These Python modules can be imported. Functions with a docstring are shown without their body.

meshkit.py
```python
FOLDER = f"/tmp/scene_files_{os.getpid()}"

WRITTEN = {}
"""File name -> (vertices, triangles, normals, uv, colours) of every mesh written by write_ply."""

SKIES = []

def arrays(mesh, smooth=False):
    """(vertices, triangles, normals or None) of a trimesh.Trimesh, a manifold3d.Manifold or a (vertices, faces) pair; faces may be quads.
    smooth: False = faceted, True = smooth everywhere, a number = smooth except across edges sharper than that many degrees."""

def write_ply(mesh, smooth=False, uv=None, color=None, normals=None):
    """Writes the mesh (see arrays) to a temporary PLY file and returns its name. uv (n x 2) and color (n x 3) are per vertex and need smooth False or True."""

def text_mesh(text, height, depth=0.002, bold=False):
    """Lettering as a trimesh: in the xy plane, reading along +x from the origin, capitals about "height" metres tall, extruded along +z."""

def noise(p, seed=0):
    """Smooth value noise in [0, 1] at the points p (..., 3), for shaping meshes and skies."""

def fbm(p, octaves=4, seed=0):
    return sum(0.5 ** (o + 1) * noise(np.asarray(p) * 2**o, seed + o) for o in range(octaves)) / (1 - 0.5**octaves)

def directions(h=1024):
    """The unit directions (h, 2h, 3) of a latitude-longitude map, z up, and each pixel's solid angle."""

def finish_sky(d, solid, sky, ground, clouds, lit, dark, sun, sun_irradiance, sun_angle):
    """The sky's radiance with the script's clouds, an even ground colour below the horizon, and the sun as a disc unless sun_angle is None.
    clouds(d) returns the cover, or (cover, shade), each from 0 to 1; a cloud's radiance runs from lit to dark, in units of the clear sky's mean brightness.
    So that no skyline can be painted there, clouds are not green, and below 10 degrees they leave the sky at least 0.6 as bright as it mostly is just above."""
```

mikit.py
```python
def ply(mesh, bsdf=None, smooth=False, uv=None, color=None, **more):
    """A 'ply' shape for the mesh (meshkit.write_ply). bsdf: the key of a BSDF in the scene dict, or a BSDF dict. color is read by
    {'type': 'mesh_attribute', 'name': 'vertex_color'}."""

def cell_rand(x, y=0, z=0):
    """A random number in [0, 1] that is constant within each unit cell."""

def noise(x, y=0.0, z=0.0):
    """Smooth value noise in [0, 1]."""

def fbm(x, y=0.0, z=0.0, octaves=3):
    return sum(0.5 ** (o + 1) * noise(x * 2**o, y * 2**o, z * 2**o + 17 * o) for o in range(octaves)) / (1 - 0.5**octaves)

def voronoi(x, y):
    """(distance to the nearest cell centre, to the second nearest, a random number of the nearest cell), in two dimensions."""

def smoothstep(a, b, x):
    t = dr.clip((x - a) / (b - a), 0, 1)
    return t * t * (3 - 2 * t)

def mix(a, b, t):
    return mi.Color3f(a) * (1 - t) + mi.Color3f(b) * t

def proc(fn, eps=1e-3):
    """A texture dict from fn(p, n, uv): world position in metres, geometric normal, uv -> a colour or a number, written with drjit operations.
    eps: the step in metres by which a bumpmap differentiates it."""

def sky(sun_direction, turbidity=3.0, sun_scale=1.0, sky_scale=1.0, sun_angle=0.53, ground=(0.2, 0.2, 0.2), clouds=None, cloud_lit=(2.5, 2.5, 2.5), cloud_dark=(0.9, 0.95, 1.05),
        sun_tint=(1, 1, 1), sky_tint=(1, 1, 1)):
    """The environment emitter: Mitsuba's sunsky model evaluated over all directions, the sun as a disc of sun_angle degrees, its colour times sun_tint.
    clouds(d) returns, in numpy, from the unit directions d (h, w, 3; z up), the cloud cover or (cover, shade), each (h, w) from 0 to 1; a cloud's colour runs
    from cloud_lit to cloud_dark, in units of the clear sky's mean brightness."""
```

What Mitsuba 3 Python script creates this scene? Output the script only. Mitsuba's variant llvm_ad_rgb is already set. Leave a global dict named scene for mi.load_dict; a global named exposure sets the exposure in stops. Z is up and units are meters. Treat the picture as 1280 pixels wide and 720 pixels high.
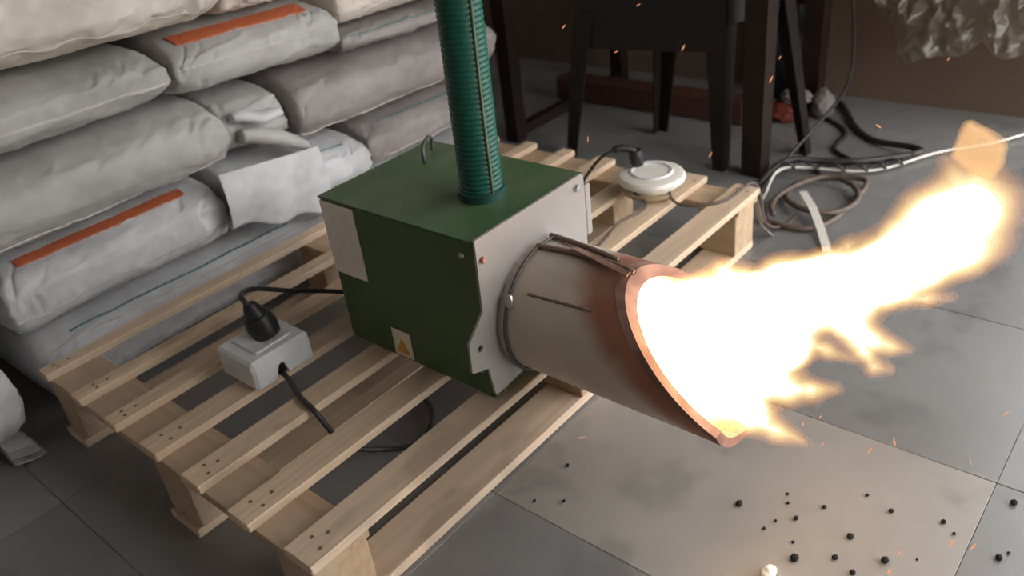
import math, random
import numpy as np
import trimesh, manifold3d as m3
import drjit as dr
import mitsuba as mi
import mikit, meshkit
from mikit import noise, fbm, voronoi, cell_rand, smoothstep, mix, proc

random.seed(7)
T = mi.ScalarTransform4f
scene, labels = {}, {}

# ------------------------------------------------------------------ camera, sky, exposure
F_PX = 1040.564
RIGHT = np.array([0.6354688640, -0.7642370874, -0.1100953904])
DOWN = np.array([-0.4557996924, -0.2562030124, -0.8524122575])
FWD = np.array([0.6232382877, 0.5918628986, -0.5111480666])
EYE = np.array([-0.3102646973, -0.6919844144, 0.9088692943])
m = np.eye(4)
m[:3, 0], m[:3, 1], m[:3, 2], m[:3, 3] = -RIGHT, -DOWN, FWD, EYE
scene['camera'] = {'type': 'thinlens', 'aperture_radius': 0.0028, 'focus_distance': 0.98, 'fov': math.degrees(2 * math.atan(640 / F_PX)), 'fov_axis': 'x',
                   'near_clip': 0.02, 'far_clip': 200.0, 'to_world': T(m.tolist())}
exposure = 0.0
EX = 2.0 ** exposure
SKY = 50.0
sky = mikit.sky((0.2, 0.75, 0.6), turbidity=4.0, sun_scale=0.0, sky_scale=SKY, ground=(0.3, 0.3, 0.3),
                clouds=lambda d: np.full(d.shape[:2], 0.92), cloud_lit=(1.03, 1.0, 0.96), cloud_dark=(0.9, 0.9, 0.9))
sky['sampling_weight'] = 3.0
scene['daylight'] = sky
FLAME_GAIN = 1.0 / EX


# ------------------------------------------------------------------ helpers
def rgb(c):
    return {'type': 'rgb', 'value': [float(x) for x in c]}


def pr(c, rough=0.6, metallic=0.0, **k):
    base = c if isinstance(c, dict) else rgb(c)
    return {'type': 'principled', 'base_color': base, 'roughness': rough, 'metallic': metallic, **k}


used = {}


def numbered(name):
    n = used.get(name, 0)
    used[name] = n + 1
    return name if n == 0 else f'{name}_{n:03d}'


def add(name, mesh, mat, parent=None, smooth=False, label=None, cat=None, group=None, kind=None, **more):
    key = numbered((parent + '__' if parent else '') + name)
    scene[key] = mikit.ply(mesh, mat, smooth=smooth, **more)
    tag(key, label, cat, group, kind)
    return key


def tag(key, label=None, cat=None, group=None, kind=None):
    d = {k: v for k, v in (('label', label), ('category', cat), ('group', group), ('kind', kind)) if v}
    if d:
        labels[key] = d
    return key


def thing(name, label, cat, group=None):
    return tag(numbered(name), label, cat, group)


def box(x0, x1, y0, y1, z0, z1, bev=0.0):
    if bev <= 0:
        b = trimesh.creation.box(extents=(x1 - x0, y1 - y0, z1 - z0))
        b.apply_translation(((x0 + x1) / 2, (y0 + y1) / 2, (z0 + z1) / 2))
        return b
    pts = []
    for sx, x in ((1, x0), (-1, x1)):
        for sy, y in ((1, y0), (-1, y1)):
            for sz, z in ((1, z0), (-1, z1)):
                pts += [(x + sx * bev, y + sy * bev, z), (x + sx * bev, y, z + sz * bev), (x, y + sy * bev, z + sz * bev)]
    return man(m3.Manifold.hull_points(np.array(pts)))


def man(mf):
    q = mf.to_mesh()
    return trimesh.Trimesh(np.array(q.vert_properties[:, :3], float), np.array(q.tri_verts, int), process=False)


def cat(*ms):
    return trimesh.util.concatenate(list(ms))


def hull(pts):
    return man(m3.Manifold.hull_points(np.array(pts, float)))


def tube(points, r, sides=10, n=None, closed=False):
    p = np.asarray(points, float)
    if n:
        from scipy.interpolate import CubicSpline
        s = np.r_[0, np.cumsum(np.linalg.norm(np.diff(p, axis=0), axis=1))]
        p = CubicSpline(s, p)(np.linspace(0, s[-1], n))
    t = np.gradient(p, axis=0)
    t /= np.linalg.norm(t, axis=1, keepdims=True) + 1e-12
    a = np.cross(t[0], [0, 0, 1.0] if abs(t[0, 2]) < 0.9 else [1.0, 0, 0])
    rows = []
    rr = np.broadcast_to(r, (len(p),))
    for i in range(len(p)):
        a = a - t[i] * (a @ t[i])
        a /= np.linalg.norm(a)
        b = np.cross(t[i], a)
        ang = np.arange(sides) * 2 * np.pi / sides
        rows.append(p[i] + rr[i] * (np.cos(ang)[:, None] * a + np.sin(ang)[:, None] * b))
    v = np.vstack(rows + [p[:1], p[-1:]])
    k = len(p)
    f = []
    for i in range(k - 1):
        for j in range(sides):
            q = [i * sides + j, i * sides + (j + 1) % sides, (i + 1) * sides + (j + 1) % sides, (i + 1) * sides + j]
            f += [[q[0], q[1], q[2]], [q[0], q[2], q[3]]]
    for j in range(sides):
        f += [[k * sides, (j + 1) % sides, j], [k * sides + 1, (k - 1) * sides + j, (k - 1) * sides + (j + 1) % sides]]
    return trimesh.Trimesh(v, np.array(f), process=False)


def lathe(profile, n=48, axis='z', at=(0, 0, 0)):
    """profile of (radius, height), closed at the axis."""
    pr_ = np.asarray(profile, float)
    if pr_[0, 0] == 0 and pr_[-1, 0] == 0 and np.sum(pr_[:, 0] * np.gradient(pr_[:, 1])) < 0:
        pr_ = pr_[::-1]
    ang = np.arange(n) * 2 * np.pi / n
    v = np.stack([pr_[:, None, 0] * np.cos(ang), pr_[:, None, 0] * np.sin(ang), np.repeat(pr_[:, 1:2], n, 1)], -1).reshape(-1, 3)
    f = []
    for i in range(len(pr_) - 1):
        for j in range(n):
            q = [i * n + j, i * n + (j + 1) % n, (i + 1) * n + (j + 1) % n, (i + 1) * n + j]
            f += [[q[0], q[1], q[2]], [q[0], q[2], q[3]]]
    t = trimesh.Trimesh(v, np.array(f), process=False)
    if axis == '-y':
        t.apply_transform([[1, 0, 0, 0], [0, 0, -1, 0], [0, 1, 0, 0], [0, 0, 0, 1]])
    t.apply_translation(at)
    return t


# ------------------------------------------------------------------ materials
def floor_col(p, n, uv):
    i, j = dr.floor((p.x - 0.32) / 0.41), dr.floor((p.y + 0.005) / 0.585)
    r = cell_rand(i, j, 3)
    base = mix((0.165, 0.163, 0.160), (0.205, 0.20, 0.193), r)
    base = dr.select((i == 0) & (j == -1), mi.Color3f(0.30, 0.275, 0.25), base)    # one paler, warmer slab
    c = base * (0.84 + 0.32 * fbm(p.x * 4.0, p.y * 4.0, 0, 4))
    stain = smoothstep(0.62, 0.8, fbm(p.x * 9 + 30, p.y * 9, 4, 4))
    return c * (1 - 0.2 * stain)


def wood_fn(ax):
    def fn(p, n, uv):
        a, b = (p.x, p.y) if ax == 'x' else (p.y, p.x)
        k = dr.floor(b / 0.1185 + 0.12)
        r = cell_rand(k, 2, 1)
        g = fbm(a * 2.2 + 20 * r, b * 60, p.z * 40 + 9 * r, 3)
        g2 = noise(a * 1.2 + 7 * r, b * 170 + 3 * noise(a * 3, b * 8, 0), p.z * 60)
        dirt = fbm(a * 6 + 11 * r, b * 13, 3.0, 4)
        c = mix((0.51, 0.36, 0.235), (0.73, 0.56, 0.40), 0.55 * g + 0.45 * r) if ax == 'x' else mix((0.34, 0.22, 0.125), (0.52, 0.37, 0.23), 0.6 * g + 0.4 * r)
        c = c * (0.82 + 0.26 * g2)
        c = mix(c, (0.30, 0.21, 0.145), 0.6 * smoothstep(0.56, 0.74, dirt))
        return mix(c, (0.50, 0.40, 0.32), 0.3 * smoothstep(0.45, 0.65, fbm(a * 3 + 4, b * 9, 8, 3)))
    return fn


def sack_fn(a, b):
    def fn(p, n, uv):
        d = fbm(p.x * 7, p.y * 7, p.z * 9, 4)
        c = mix(a, b, smoothstep(0.3, 0.7, d))
        return c * (0.93 + 0.14 * noise(p.x * 60, p.y * 60, p.z * 60))
    return fn


def green_fn(p, n, uv):
    d = fbm(p.x * 8, p.y * 8, p.z * 8, 4)
    c = mix((0.048, 0.095, 0.038), (0.058, 0.112, 0.046), d)
    dust = smoothstep(0.45, 0.75, fbm(p.x * 5 + 3, p.y * 9, 2, 3)) * dr.clip(n.z, 0, 1)
    return mix(c, (0.20, 0.19, 0.13), 0.25 * dust)


def tube_fn(p, n, uv):
    # heat tint by distance from the slanted mouth
    d = dr.minimum(p.y + 0.325, 0.75 * (p.y - 1.17 * p.z + 0.566))
    s = fbm(p.x * 14, p.y * 14, p.z * 14, 4)
    grey = mix((0.50, 0.42, 0.35), (0.62, 0.53, 0.45), s)
    rust = mix((0.26, 0.10, 0.055), (0.40, 0.17, 0.10), s)
    c = mix(rust, grey, smoothstep(0.022, 0.07, d + 0.03 * (s - 0.5)))
    soot = smoothstep(0.075, 0.1, p.z - 0.25 + 0.02 * (fbm(p.x * 30, p.y * 12, 1, 3) - 0.5))
    return mix(c, (0.12, 0.10, 0.09), 0.35 * soot)


def plate_fn(p, n, uv):
    s = fbm(p.x * 10, p.y * 10, p.z * 10, 4)
    c = mix((0.27, 0.243, 0.226), (0.37, 0.342, 0.325), s)
    ring = dr.sqrt(dr.square(p.x - 0.487) + dr.square(p.z - 0.25))
    return mix(c, (0.33, 0.31, 0.31), 0.55 * smoothstep(0.135, 0.1, ring + 0.02 * (s - 0.5)))


def wall_fn(p, n, uv):
    return mix((0.085, 0.054, 0.038), (0.115, 0.076, 0.055), fbm(p.x * 2, p.y * 2, p.z * 3, 4))


def darkwood_fn(p, n, uv):
    return mix((0.010, 0.005, 0.0038), (0.020, 0.010, 0.007), fbm(p.x * 6, p.y * 6, p.z * 20, 3))


def label_fn(p, n, uv):
    row = dr.floor(p.z / 0.0095)
    inrow = smoothstep(0.0045, 0.003, dr.abs(p.z - (row + 0.5) * 0.0095))
    word = noise(p.y * 420, row * 3.7, 1) > 0.47
    keep = (p.y > 0.263) & (p.y < 0.335) & (p.z < 0.388) & (p.z > 0.282)
    t = dr.select(word & keep, 0.10 * inrow, 0.0)
    return mix((0.80, 0.74, 0.68), (0.16, 0.16, 0.16), t)


BS = {
    'm_floor': pr(proc(floor_col), 0.33, specular=0.6),
    'm_joint': pr((0.24, 0.235, 0.225), 0.6),
    'm_wood_x': pr(proc(wood_fn('x')), 0.72),
    'm_wood_y': pr(proc(wood_fn('y')), 0.75),
    'm_sack_white': pr(proc(sack_fn((0.44, 0.44, 0.445), (0.56, 0.56, 0.565))), 0.55),
    'm_sack_grey': pr(proc(sack_fn((0.315, 0.305, 0.283), (0.405, 0.392, 0.368))), 0.58),
    'm_sack_beige': pr(proc(sack_fn((0.50, 0.44, 0.365), (0.62, 0.555, 0.475))), 0.58),
    'm_sack_rose': pr(proc(sack_fn((0.228, 0.200, 0.188), (0.298, 0.264, 0.249))), 0.58),
    'm_seam': pr((0.47, 0.43, 0.375), 0.6),
    'm_orange': pr((0.42, 0.105, 0.04), 0.6),
    'm_teal': pr((0.06, 0.17, 0.165), 0.7),
    'm_green': pr(proc(green_fn), 0.42, specular=0.45),
    'm_hose': pr((0.010, 0.080, 0.056), 0.42, specular=0.35),
    'm_hose_line': pr((0.085, 0.12, 0.075), 0.6),
    'm_hose_collar': pr((0.01, 0.055, 0.042), 0.4),
    'm_tube': pr(proc(tube_fn), 0.6, metallic=0.15),
    'm_rim': pr(proc(lambda p, n, uv: mix((0.17, 0.08, 0.055), (0.34, 0.20, 0.155), smoothstep(0.3, 0.7, fbm(p.x * 25, p.y * 25, p.z * 25, 3)))), 0.6),
    'm_plate': pr(proc(plate_fn), 0.5, metallic=0.25),
    'm_steel': pr((0.5, 0.48, 0.46), 0.35, metallic=0.9),
    'm_wire': pr((0.09, 0.085, 0.085), 0.5, metallic=0.4),
    'm_black': pr((0.012, 0.012, 0.013), 0.45),
    'm_cable': pr((0.025, 0.022, 0.022), 0.5),
    'm_cable_brown': pr((0.10, 0.07, 0.055), 0.55),
    'm_whiteplastic': pr((0.62, 0.63, 0.63), 0.35),
    'm_cream': pr((0.74, 0.70, 0.62), 0.3),
    'm_dirtycream': pr((0.42, 0.33, 0.22), 0.55),
    'm_label': pr(proc(label_fn), 0.6),
    'm_sticker': pr((0.80, 0.72, 0.58), 0.55),
    'm_yellow': pr((0.62, 0.36, 0.06), 0.55),
    'm_red': pr((0.16, 0.03, 0.02), 0.6),
    'm_redbolt': pr((0.42, 0.20, 0.16), 0.5),
    'm_rag': pr((0.14, 0.12, 0.11), 0.7),
    'm_plaster': pr((0.50, 0.47, 0.43), 0.85),
    'm_rod': pr((0.17, 0.115, 0.09), 0.6),
    'm_wall': pr(proc(wall_fn), 0.85),
    'm_ceiling': pr((0.45, 0.43, 0.40), 0.9),
    'm_darkwood': pr(proc(darkwood_fn), 0.5, specular=0.25),
    'm_chair': pr((0.010, 0.0072, 0.0065), 0.45, specular=0.3),
    'm_char': pr((0.012, 0.011, 0.011), 0.9),
    'm_nail': pr((0.16, 0.10, 0.065), 0.6),
    'm_redbrown': pr((0.058, 0.022, 0.013), 0.6),
    'm_darkbag': pr((0.009, 0.009, 0.011), 0.55),
    'm_strap': pr((0.62, 0.58, 0.52), 0.4),
    'm_polythene': {'type': 'principledthin', 'base_color': rgb((0.62, 0.56, 0.48)), 'roughness': 0.13, 'spec_trans': 0.8,
                    'diff_trans': 0.7, 'eta': 1.5},
}
for k, v in BS.items():
    scene[k] = v

# ------------------------------------------------------------------ room
struct = lambda name, mesh, mat: add(name, mesh, mat, kind='structure')
FX0, FX1, FY0, FY1 = -2.14, 2.18, -2.93, 1.75
struct('floor', box(FX0 - 0.1, FX1 + 0.2, FY0 - 0.2, FY1 + 0.2, -0.12, -0.0035), 'm_joint')
xs = [0.32 + 0.41 * i for i in range(-6, 6)]
ys = [-0.005 + 0.585 * j for j in range(-5, 4)]
rt = random.Random(3)
for i in range(len(xs) - 1):
    for j in range(len(ys) - 1):
        x0, x1, y0, y1 = max(xs[i], FX0), min(xs[i + 1], FX1), max(ys[j], FY0), min(ys[j + 1], FY1)
        if x1 - x0 < 0.02 or y1 - y0 < 0.02:
            continue
        dz = -0.0006 * rt.random()
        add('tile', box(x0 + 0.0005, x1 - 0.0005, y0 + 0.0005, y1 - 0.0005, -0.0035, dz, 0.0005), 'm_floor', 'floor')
struct('wall_back', box(FX0 - 0.1, FX1 + 0.15, 1.75, 1.87, -0.006, 2.9), 'm_plaster')
struct('wall_right', box(2.18, 2.30, -0.45, 1.75, -0.006, 2.9), 'm_wall')
struct('trim_1', box(0.30, 2.30, -1.75, -1.63, 2.05, 2.9), 'm_wall')
struct('trim_2', box(2.18, 2.30, -1.63, -0.45, 2.15, 2.9), 'm_wall')
struct('wall_left', box(FX0 - 0.12, FX0, -1.75, 1.75, -0.006, 2.9), 'm_plaster')
struct('wall_front', box(FX0, 0.30, -1.75, -1.63, -0.006, 2.9), 'm_plaster')
struct('ceiling', box(FX0 - 0.2, FX1 + 0.2, -1.75, FY1 + 0.2, 2.9, 3.02), 'm_ceiling')

# ------------------------------------------------------------------ pallet
pal = thing('pallet', 'pale wooden pallet of seven narrow deck boards carrying the green burner', 'pallet')
ROWS = [(-0.008, 0.048), (0.117, 0.166), (0.237, 0.285), (0.353, 0.403), (0.474, 0.511), (0.590, 0.624), (0.715, 0.748)]
XE = [(0.002, 1.193), (-0.002, 1.200), (0.0, 1.202), (0.001, 1.196), (0.0, 1.2), (-0.001, 1.199), (0.0, 1.197)]
for i, ((y0, y1), (x0, x1)) in enumerate(zip(ROWS, XE)):
    b = add('deck_board', box(x0, x1, y0, y1, 0.1295, 0.144, 0.0016), 'm_wood_x', pal)
    for xx, k in ((0.03, 2), (0.052, 1), (1.165, 2)):
        for q in range(k):
            yy = y0 + (y1 - y0) * ((0.28, 0.7)[q] if k == 2 else 0.5)
            add('nail', lathe([(0, 0.1440), (0.0030, 0.1440), (0.0026, 0.1445), (0, 0.1445)][::-1], 10, at=(xx + 0.006 * math.sin(9 * i + q), yy, 0)), 'm_nail', b)
BY = [(0.0, 0.085), (0.302, 0.392), (0.672, 0.745)]
for x0, x1 in ((0.006, 0.094), (0.555, 0.645), (1.105, 1.19)):
    add('stringer_board', box(x0, x1, -0.004, 0.746, 0.114, 0.1295, 0.0012), 'm_wood_y', pal)
    for y0, y1 in BY:
        add('block', box(x0 + 0.002, x1 - 0.002, y0 + 0.002, y1, 0.018, 0.114, 0.002), 'm_wood_y', pal)
for y0, y1 in ((0.003, 0.077), (0.308, 0.386), (0.674, 0.742)):
    add('bottom_board', box(0.0, 1.192, y0, y1, 0.001, 0.018, 0.0012), 'm_wood_x', pal)

# ------------------------------------------------------------------ burner
bur = thing('pellet_burner', 'green metal pellet burner with round steel nozzle spitting flame on the pallet', 'burner')
bx0, bx1, by0, by1, bz0, bz1 = 0.366, 0.613, 0.012, 0.334, 0.1445, 0.4065
add('body', box(bx0, bx1, by0, by1, bz0, bz1 - 0.003, 0.002), 'm_green', bur)
add('lid', box(bx0 - 0.002, bx1 + 0.002, by0 - 0.002, by1 + 0.002, bz1 - 0.003, bz1, 0.001), 'm_green', bur)
# flange plate: outline in x, z
from shapely.geometry import Polygon, Point
out = [(0.3655, 0.409), (0.606, 0.409), (0.6105, 0.404), (0.608, 0.16), (0.44, 0.16), (0.364, 0.153), (0.357, 0.207), (0.325, 0.218), (0.327, 0.266), (0.362, 0.30)]
poly = Polygon(out).buffer(-0.003).buffer(0.003)
poly = poly.difference(Point(0.347, 0.248).buffer(0.0055)).difference(Point(0.487, 0.25).buffer(0.088))
pm = trimesh.creation.extrude_polygon(poly, 0.004, engine='earcut')
pm.apply_transform([[1, 0, 0, 0], [0, 0, -1, by0 - 0.001], [0, 1, 0, 0], [0, 0, 0, 1]])
fl = add('flange_plate', pm, 'm_plate', bur, label='pale steel flange plate around the nozzle')
for x, z in ((0.590, 0.392), (0.594, 0.20)):
    add('bolt', lathe([(0, 0.006), (0.005, 0.0055), (0.006, 0.003), (0.006, 0.0), (0, 0)], 12, '-y', (x, by0 - 0.005, z)), 'm_steel', fl)
add('bolt', lathe([(0, 0.006), (0.004, 0.0055), (0.005, 0.003), (0.005, 0.0), (0, 0)], 12, '-y', (0.375, by0 - 0.005, 0.377)), 'm_redbolt', fl, label='small red bolt head')
for y, z in ((0.035, 0.380), (0.03, 0.19)):
    s = lathe([(0, 0.003), (0.004, 0.0025), (0.005, 0.0), (0, 0)], 12)
    s.apply_transform([[0, 0, -1, bx0], [0, 1, 0, y], [1, 0, 0, z], [0, 0, 0, 1]])
    add('screw', s, 'm_steel', bur)
# plate that shows right of the flange
add('side_bracket', box(0.613, 0.628, by0 - 0.004, by0 + 0.05, 0.30, 0.385, 0.002), 'm_plate', bur)
# data label and sticker on the dark side
add('data_label', box(bx0 - 0.0018, bx0 - 0.0002, 0.256, 0.345 - 0.012, 0.274, 0.400), 'm_label', bur, label='large pale data label')
st = add('warning_sticker', box(bx0 - 0.0014, bx0 - 0.0002, 0.182, 0.224, 0.150, 0.199), 'm_sticker', bur, label='small cream and yellow warning sticker')
tri = trimesh.creation.extrude_polygon(Polygon([(-0.013, 0), (0.013, 0), (0, 0.024)]).buffer(0.002), 0.0006, engine='earcut')
tri.apply_transform([[0, 0, -1, bx0 - 0.0014], [1, 0, 0, 0.203], [0, 1, 0, 0.158], [0, 0, 0, 1]])
add('warning_triangle', tri, 'm_yellow', st)
# nozzle: thick steel pipe cut on a slant
NX, NZ, NR, WALL = 0.487, 0.25, 0.100, 0.011
cyl = m3.Manifold.cylinder(0.5, NR, NR, 96) - m3.Manifold.cylinder(0.52, NR - WALL, NR - WALL, 96).translate((0, 0, -0.01))
cyl = cyl.rotate((90, 0, 0)).translate((NX, 0.03, NZ))        # along -y from y = .03
nrm = np.array([0, 1.0, -1.17]) / math.hypot(1, 1.17)        # slanted cut of the mouth, above a short square-ended spout


def cut(mf, off):
    return mf.trim_by_plane(nrm.tolist(), -0.566 / math.hypot(1, 1.17) + off).trim_by_plane([0, 1, 0], -0.325 + off)


nozzle = add('nozzle', man(cut(cyl, 0.0).refine_to_length(0.02)), 'm_tube', bur, smooth=35, label='rusty round steel nozzle with a slanted mouth')
# the worn lip at the mouth
lip = (m3.Manifold.cylinder(0.5, NR + 0.0008, NR + 0.0008, 96) - m3.Manifold.cylinder(0.52, NR - WALL - 0.0015, NR - WALL - 0.0015, 96).translate((0, 0, -0.01)))
lip = lip.rotate((90, 0, 0)).translate((NX, 0.03, NZ))
lip = cut(lip, -0.004) - cut(m3.Manifold.cube((1, 2, 1)).translate((0, -1, -0.2)), 0.006)
add('mouth_rim', man(lip), 'm_rim', nozzle, smooth=35, label='heat-worn reddish mouth rim')
# wire clip round the root of the nozzle
ang = np.radians(np.linspace(75, 262, 50))
cl = np.stack([NX + (NR + 0.003) * np.cos(ang), 0 * ang - 0.008, NZ + (NR + 0.003) * np.sin(ang)], 1)
clip = add('wire_clip', tube(cl, 0.0026, 8), 'm_wire', nozzle, smooth=True, label='dark wire clip round the nozzle root')
kn = trimesh.creation.icosphere(2, 0.0075); kn.apply_scale((1, 0.9, 1.7)); kn.apply_translation((0.399, -0.012, 0.302))
add('knot', kn, 'm_steel', clip, smooth=True)
# weld seam along the side and loose rods on the top
def on_tube(deg, y, h=0.0):
    a = math.radians(deg)
    return (NX + (NR + h) * math.cos(a), y, NZ + (NR + h) * math.sin(a))
add('weld_seam', tube([on_tube(139 - 3 * t, -0.035 - 0.105 * t, -0.0005) for t in np.linspace(0, 1, 14)], 0.0022 + 0.0007 * np.sin(np.arange(14) * 2.4), 8), 'm_rod', nozzle, smooth=True)
add('top_rod', tube([on_tube(96, -0.005, 0.003), on_tube(93, -0.06, 0.004), on_tube(92, -0.12, 0.004), on_tube(95, -0.165, 0.003)], 0.0042, 8, 20), 'm_rod', nozzle, smooth=True)
add('top_rod', tube([on_tube(75, 0.0, 0.004), on_tube(80, -0.06, 0.005), on_tube(86, -0.13, 0.004)], 0.004, 8, 20), 'm_rod', nozzle, smooth=True)
add('top_strap', hull([on_tube(a, y, h) for a, y in ((88, -0.06), (92, -0.06), (99, -0.165), (104, -0.165)) for h in (0.008, 0.0095)]), 'm_rim', nozzle)
# wire handle on the lid
hd = [(0.585, 0.300, bz1), (0.583, 0.298, bz1 + 0.022), (0.560, 0.285, bz1 + 0.028), (0.537, 0.270, bz1 + 0.022), (0.535, 0.268, bz1)]
add('handle', tube(hd, 0.0032, 8, 30), 'm_wire', bur, smooth=True)

# ------------------------------------------------------------------ feed hose
hose = thing('feed_hose', 'dark green corrugated hose rising from the top of the burner', 'hose')
HX, HY, HR = 0.485, 0.098, 0.0315
prof, z = [], bz1 + 0.012
PITCH = 0.0074
k = 0
while z < 2.88:
    prof += [(HR - 0.0019, z), (HR, z + PITCH * 0.3), (HR, z + PITCH * 0.62), (HR - 0.0019, z + PITCH * 0.9)]
    z += PITCH
    k += 1
hm = lathe(prof, 40)
v = np.array(hm.vertices)
lean = 0.006 * np.sin((v[:, 2] - 0.4) * 2.2)
v += np.stack([HX + lean, HY - 0.4 * lean, 0 * lean], 1)
hm = trimesh.Trimesh(v, hm.faces, process=False)
add('corrugated_sleeve', hm, 'm_hose', hose, smooth=60)
zz = np.linspace(bz1 + 0.01, 2.85, 260)
ln = 0.006 * np.sin((zz - 0.4) * 2.2)
wob = math.radians(-105) + 0.06 * np.sin(zz * 9)
add('printed_stripe', tube(np.stack([HX + ln + (HR + 0.0001) * np.cos(wob), HY - 0.4 * ln + (HR + 0.0001) * np.sin(wob), zz], 1), 0.0026, 6), 'm_hose_line', hose, smooth=True, label='pale yellowish line along the hose')
add('collar', lathe([(HR + 0.0035, bz1 + 0.0002), (HR + 0.0035, bz1 + 0.012), (HR + 0.001, bz1 + 0.014), (HR - 0.004, bz1 + 0.014)], 48, at=(HX, HY, 0)), 'm_hose_collar', hose, smooth=40)


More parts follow.
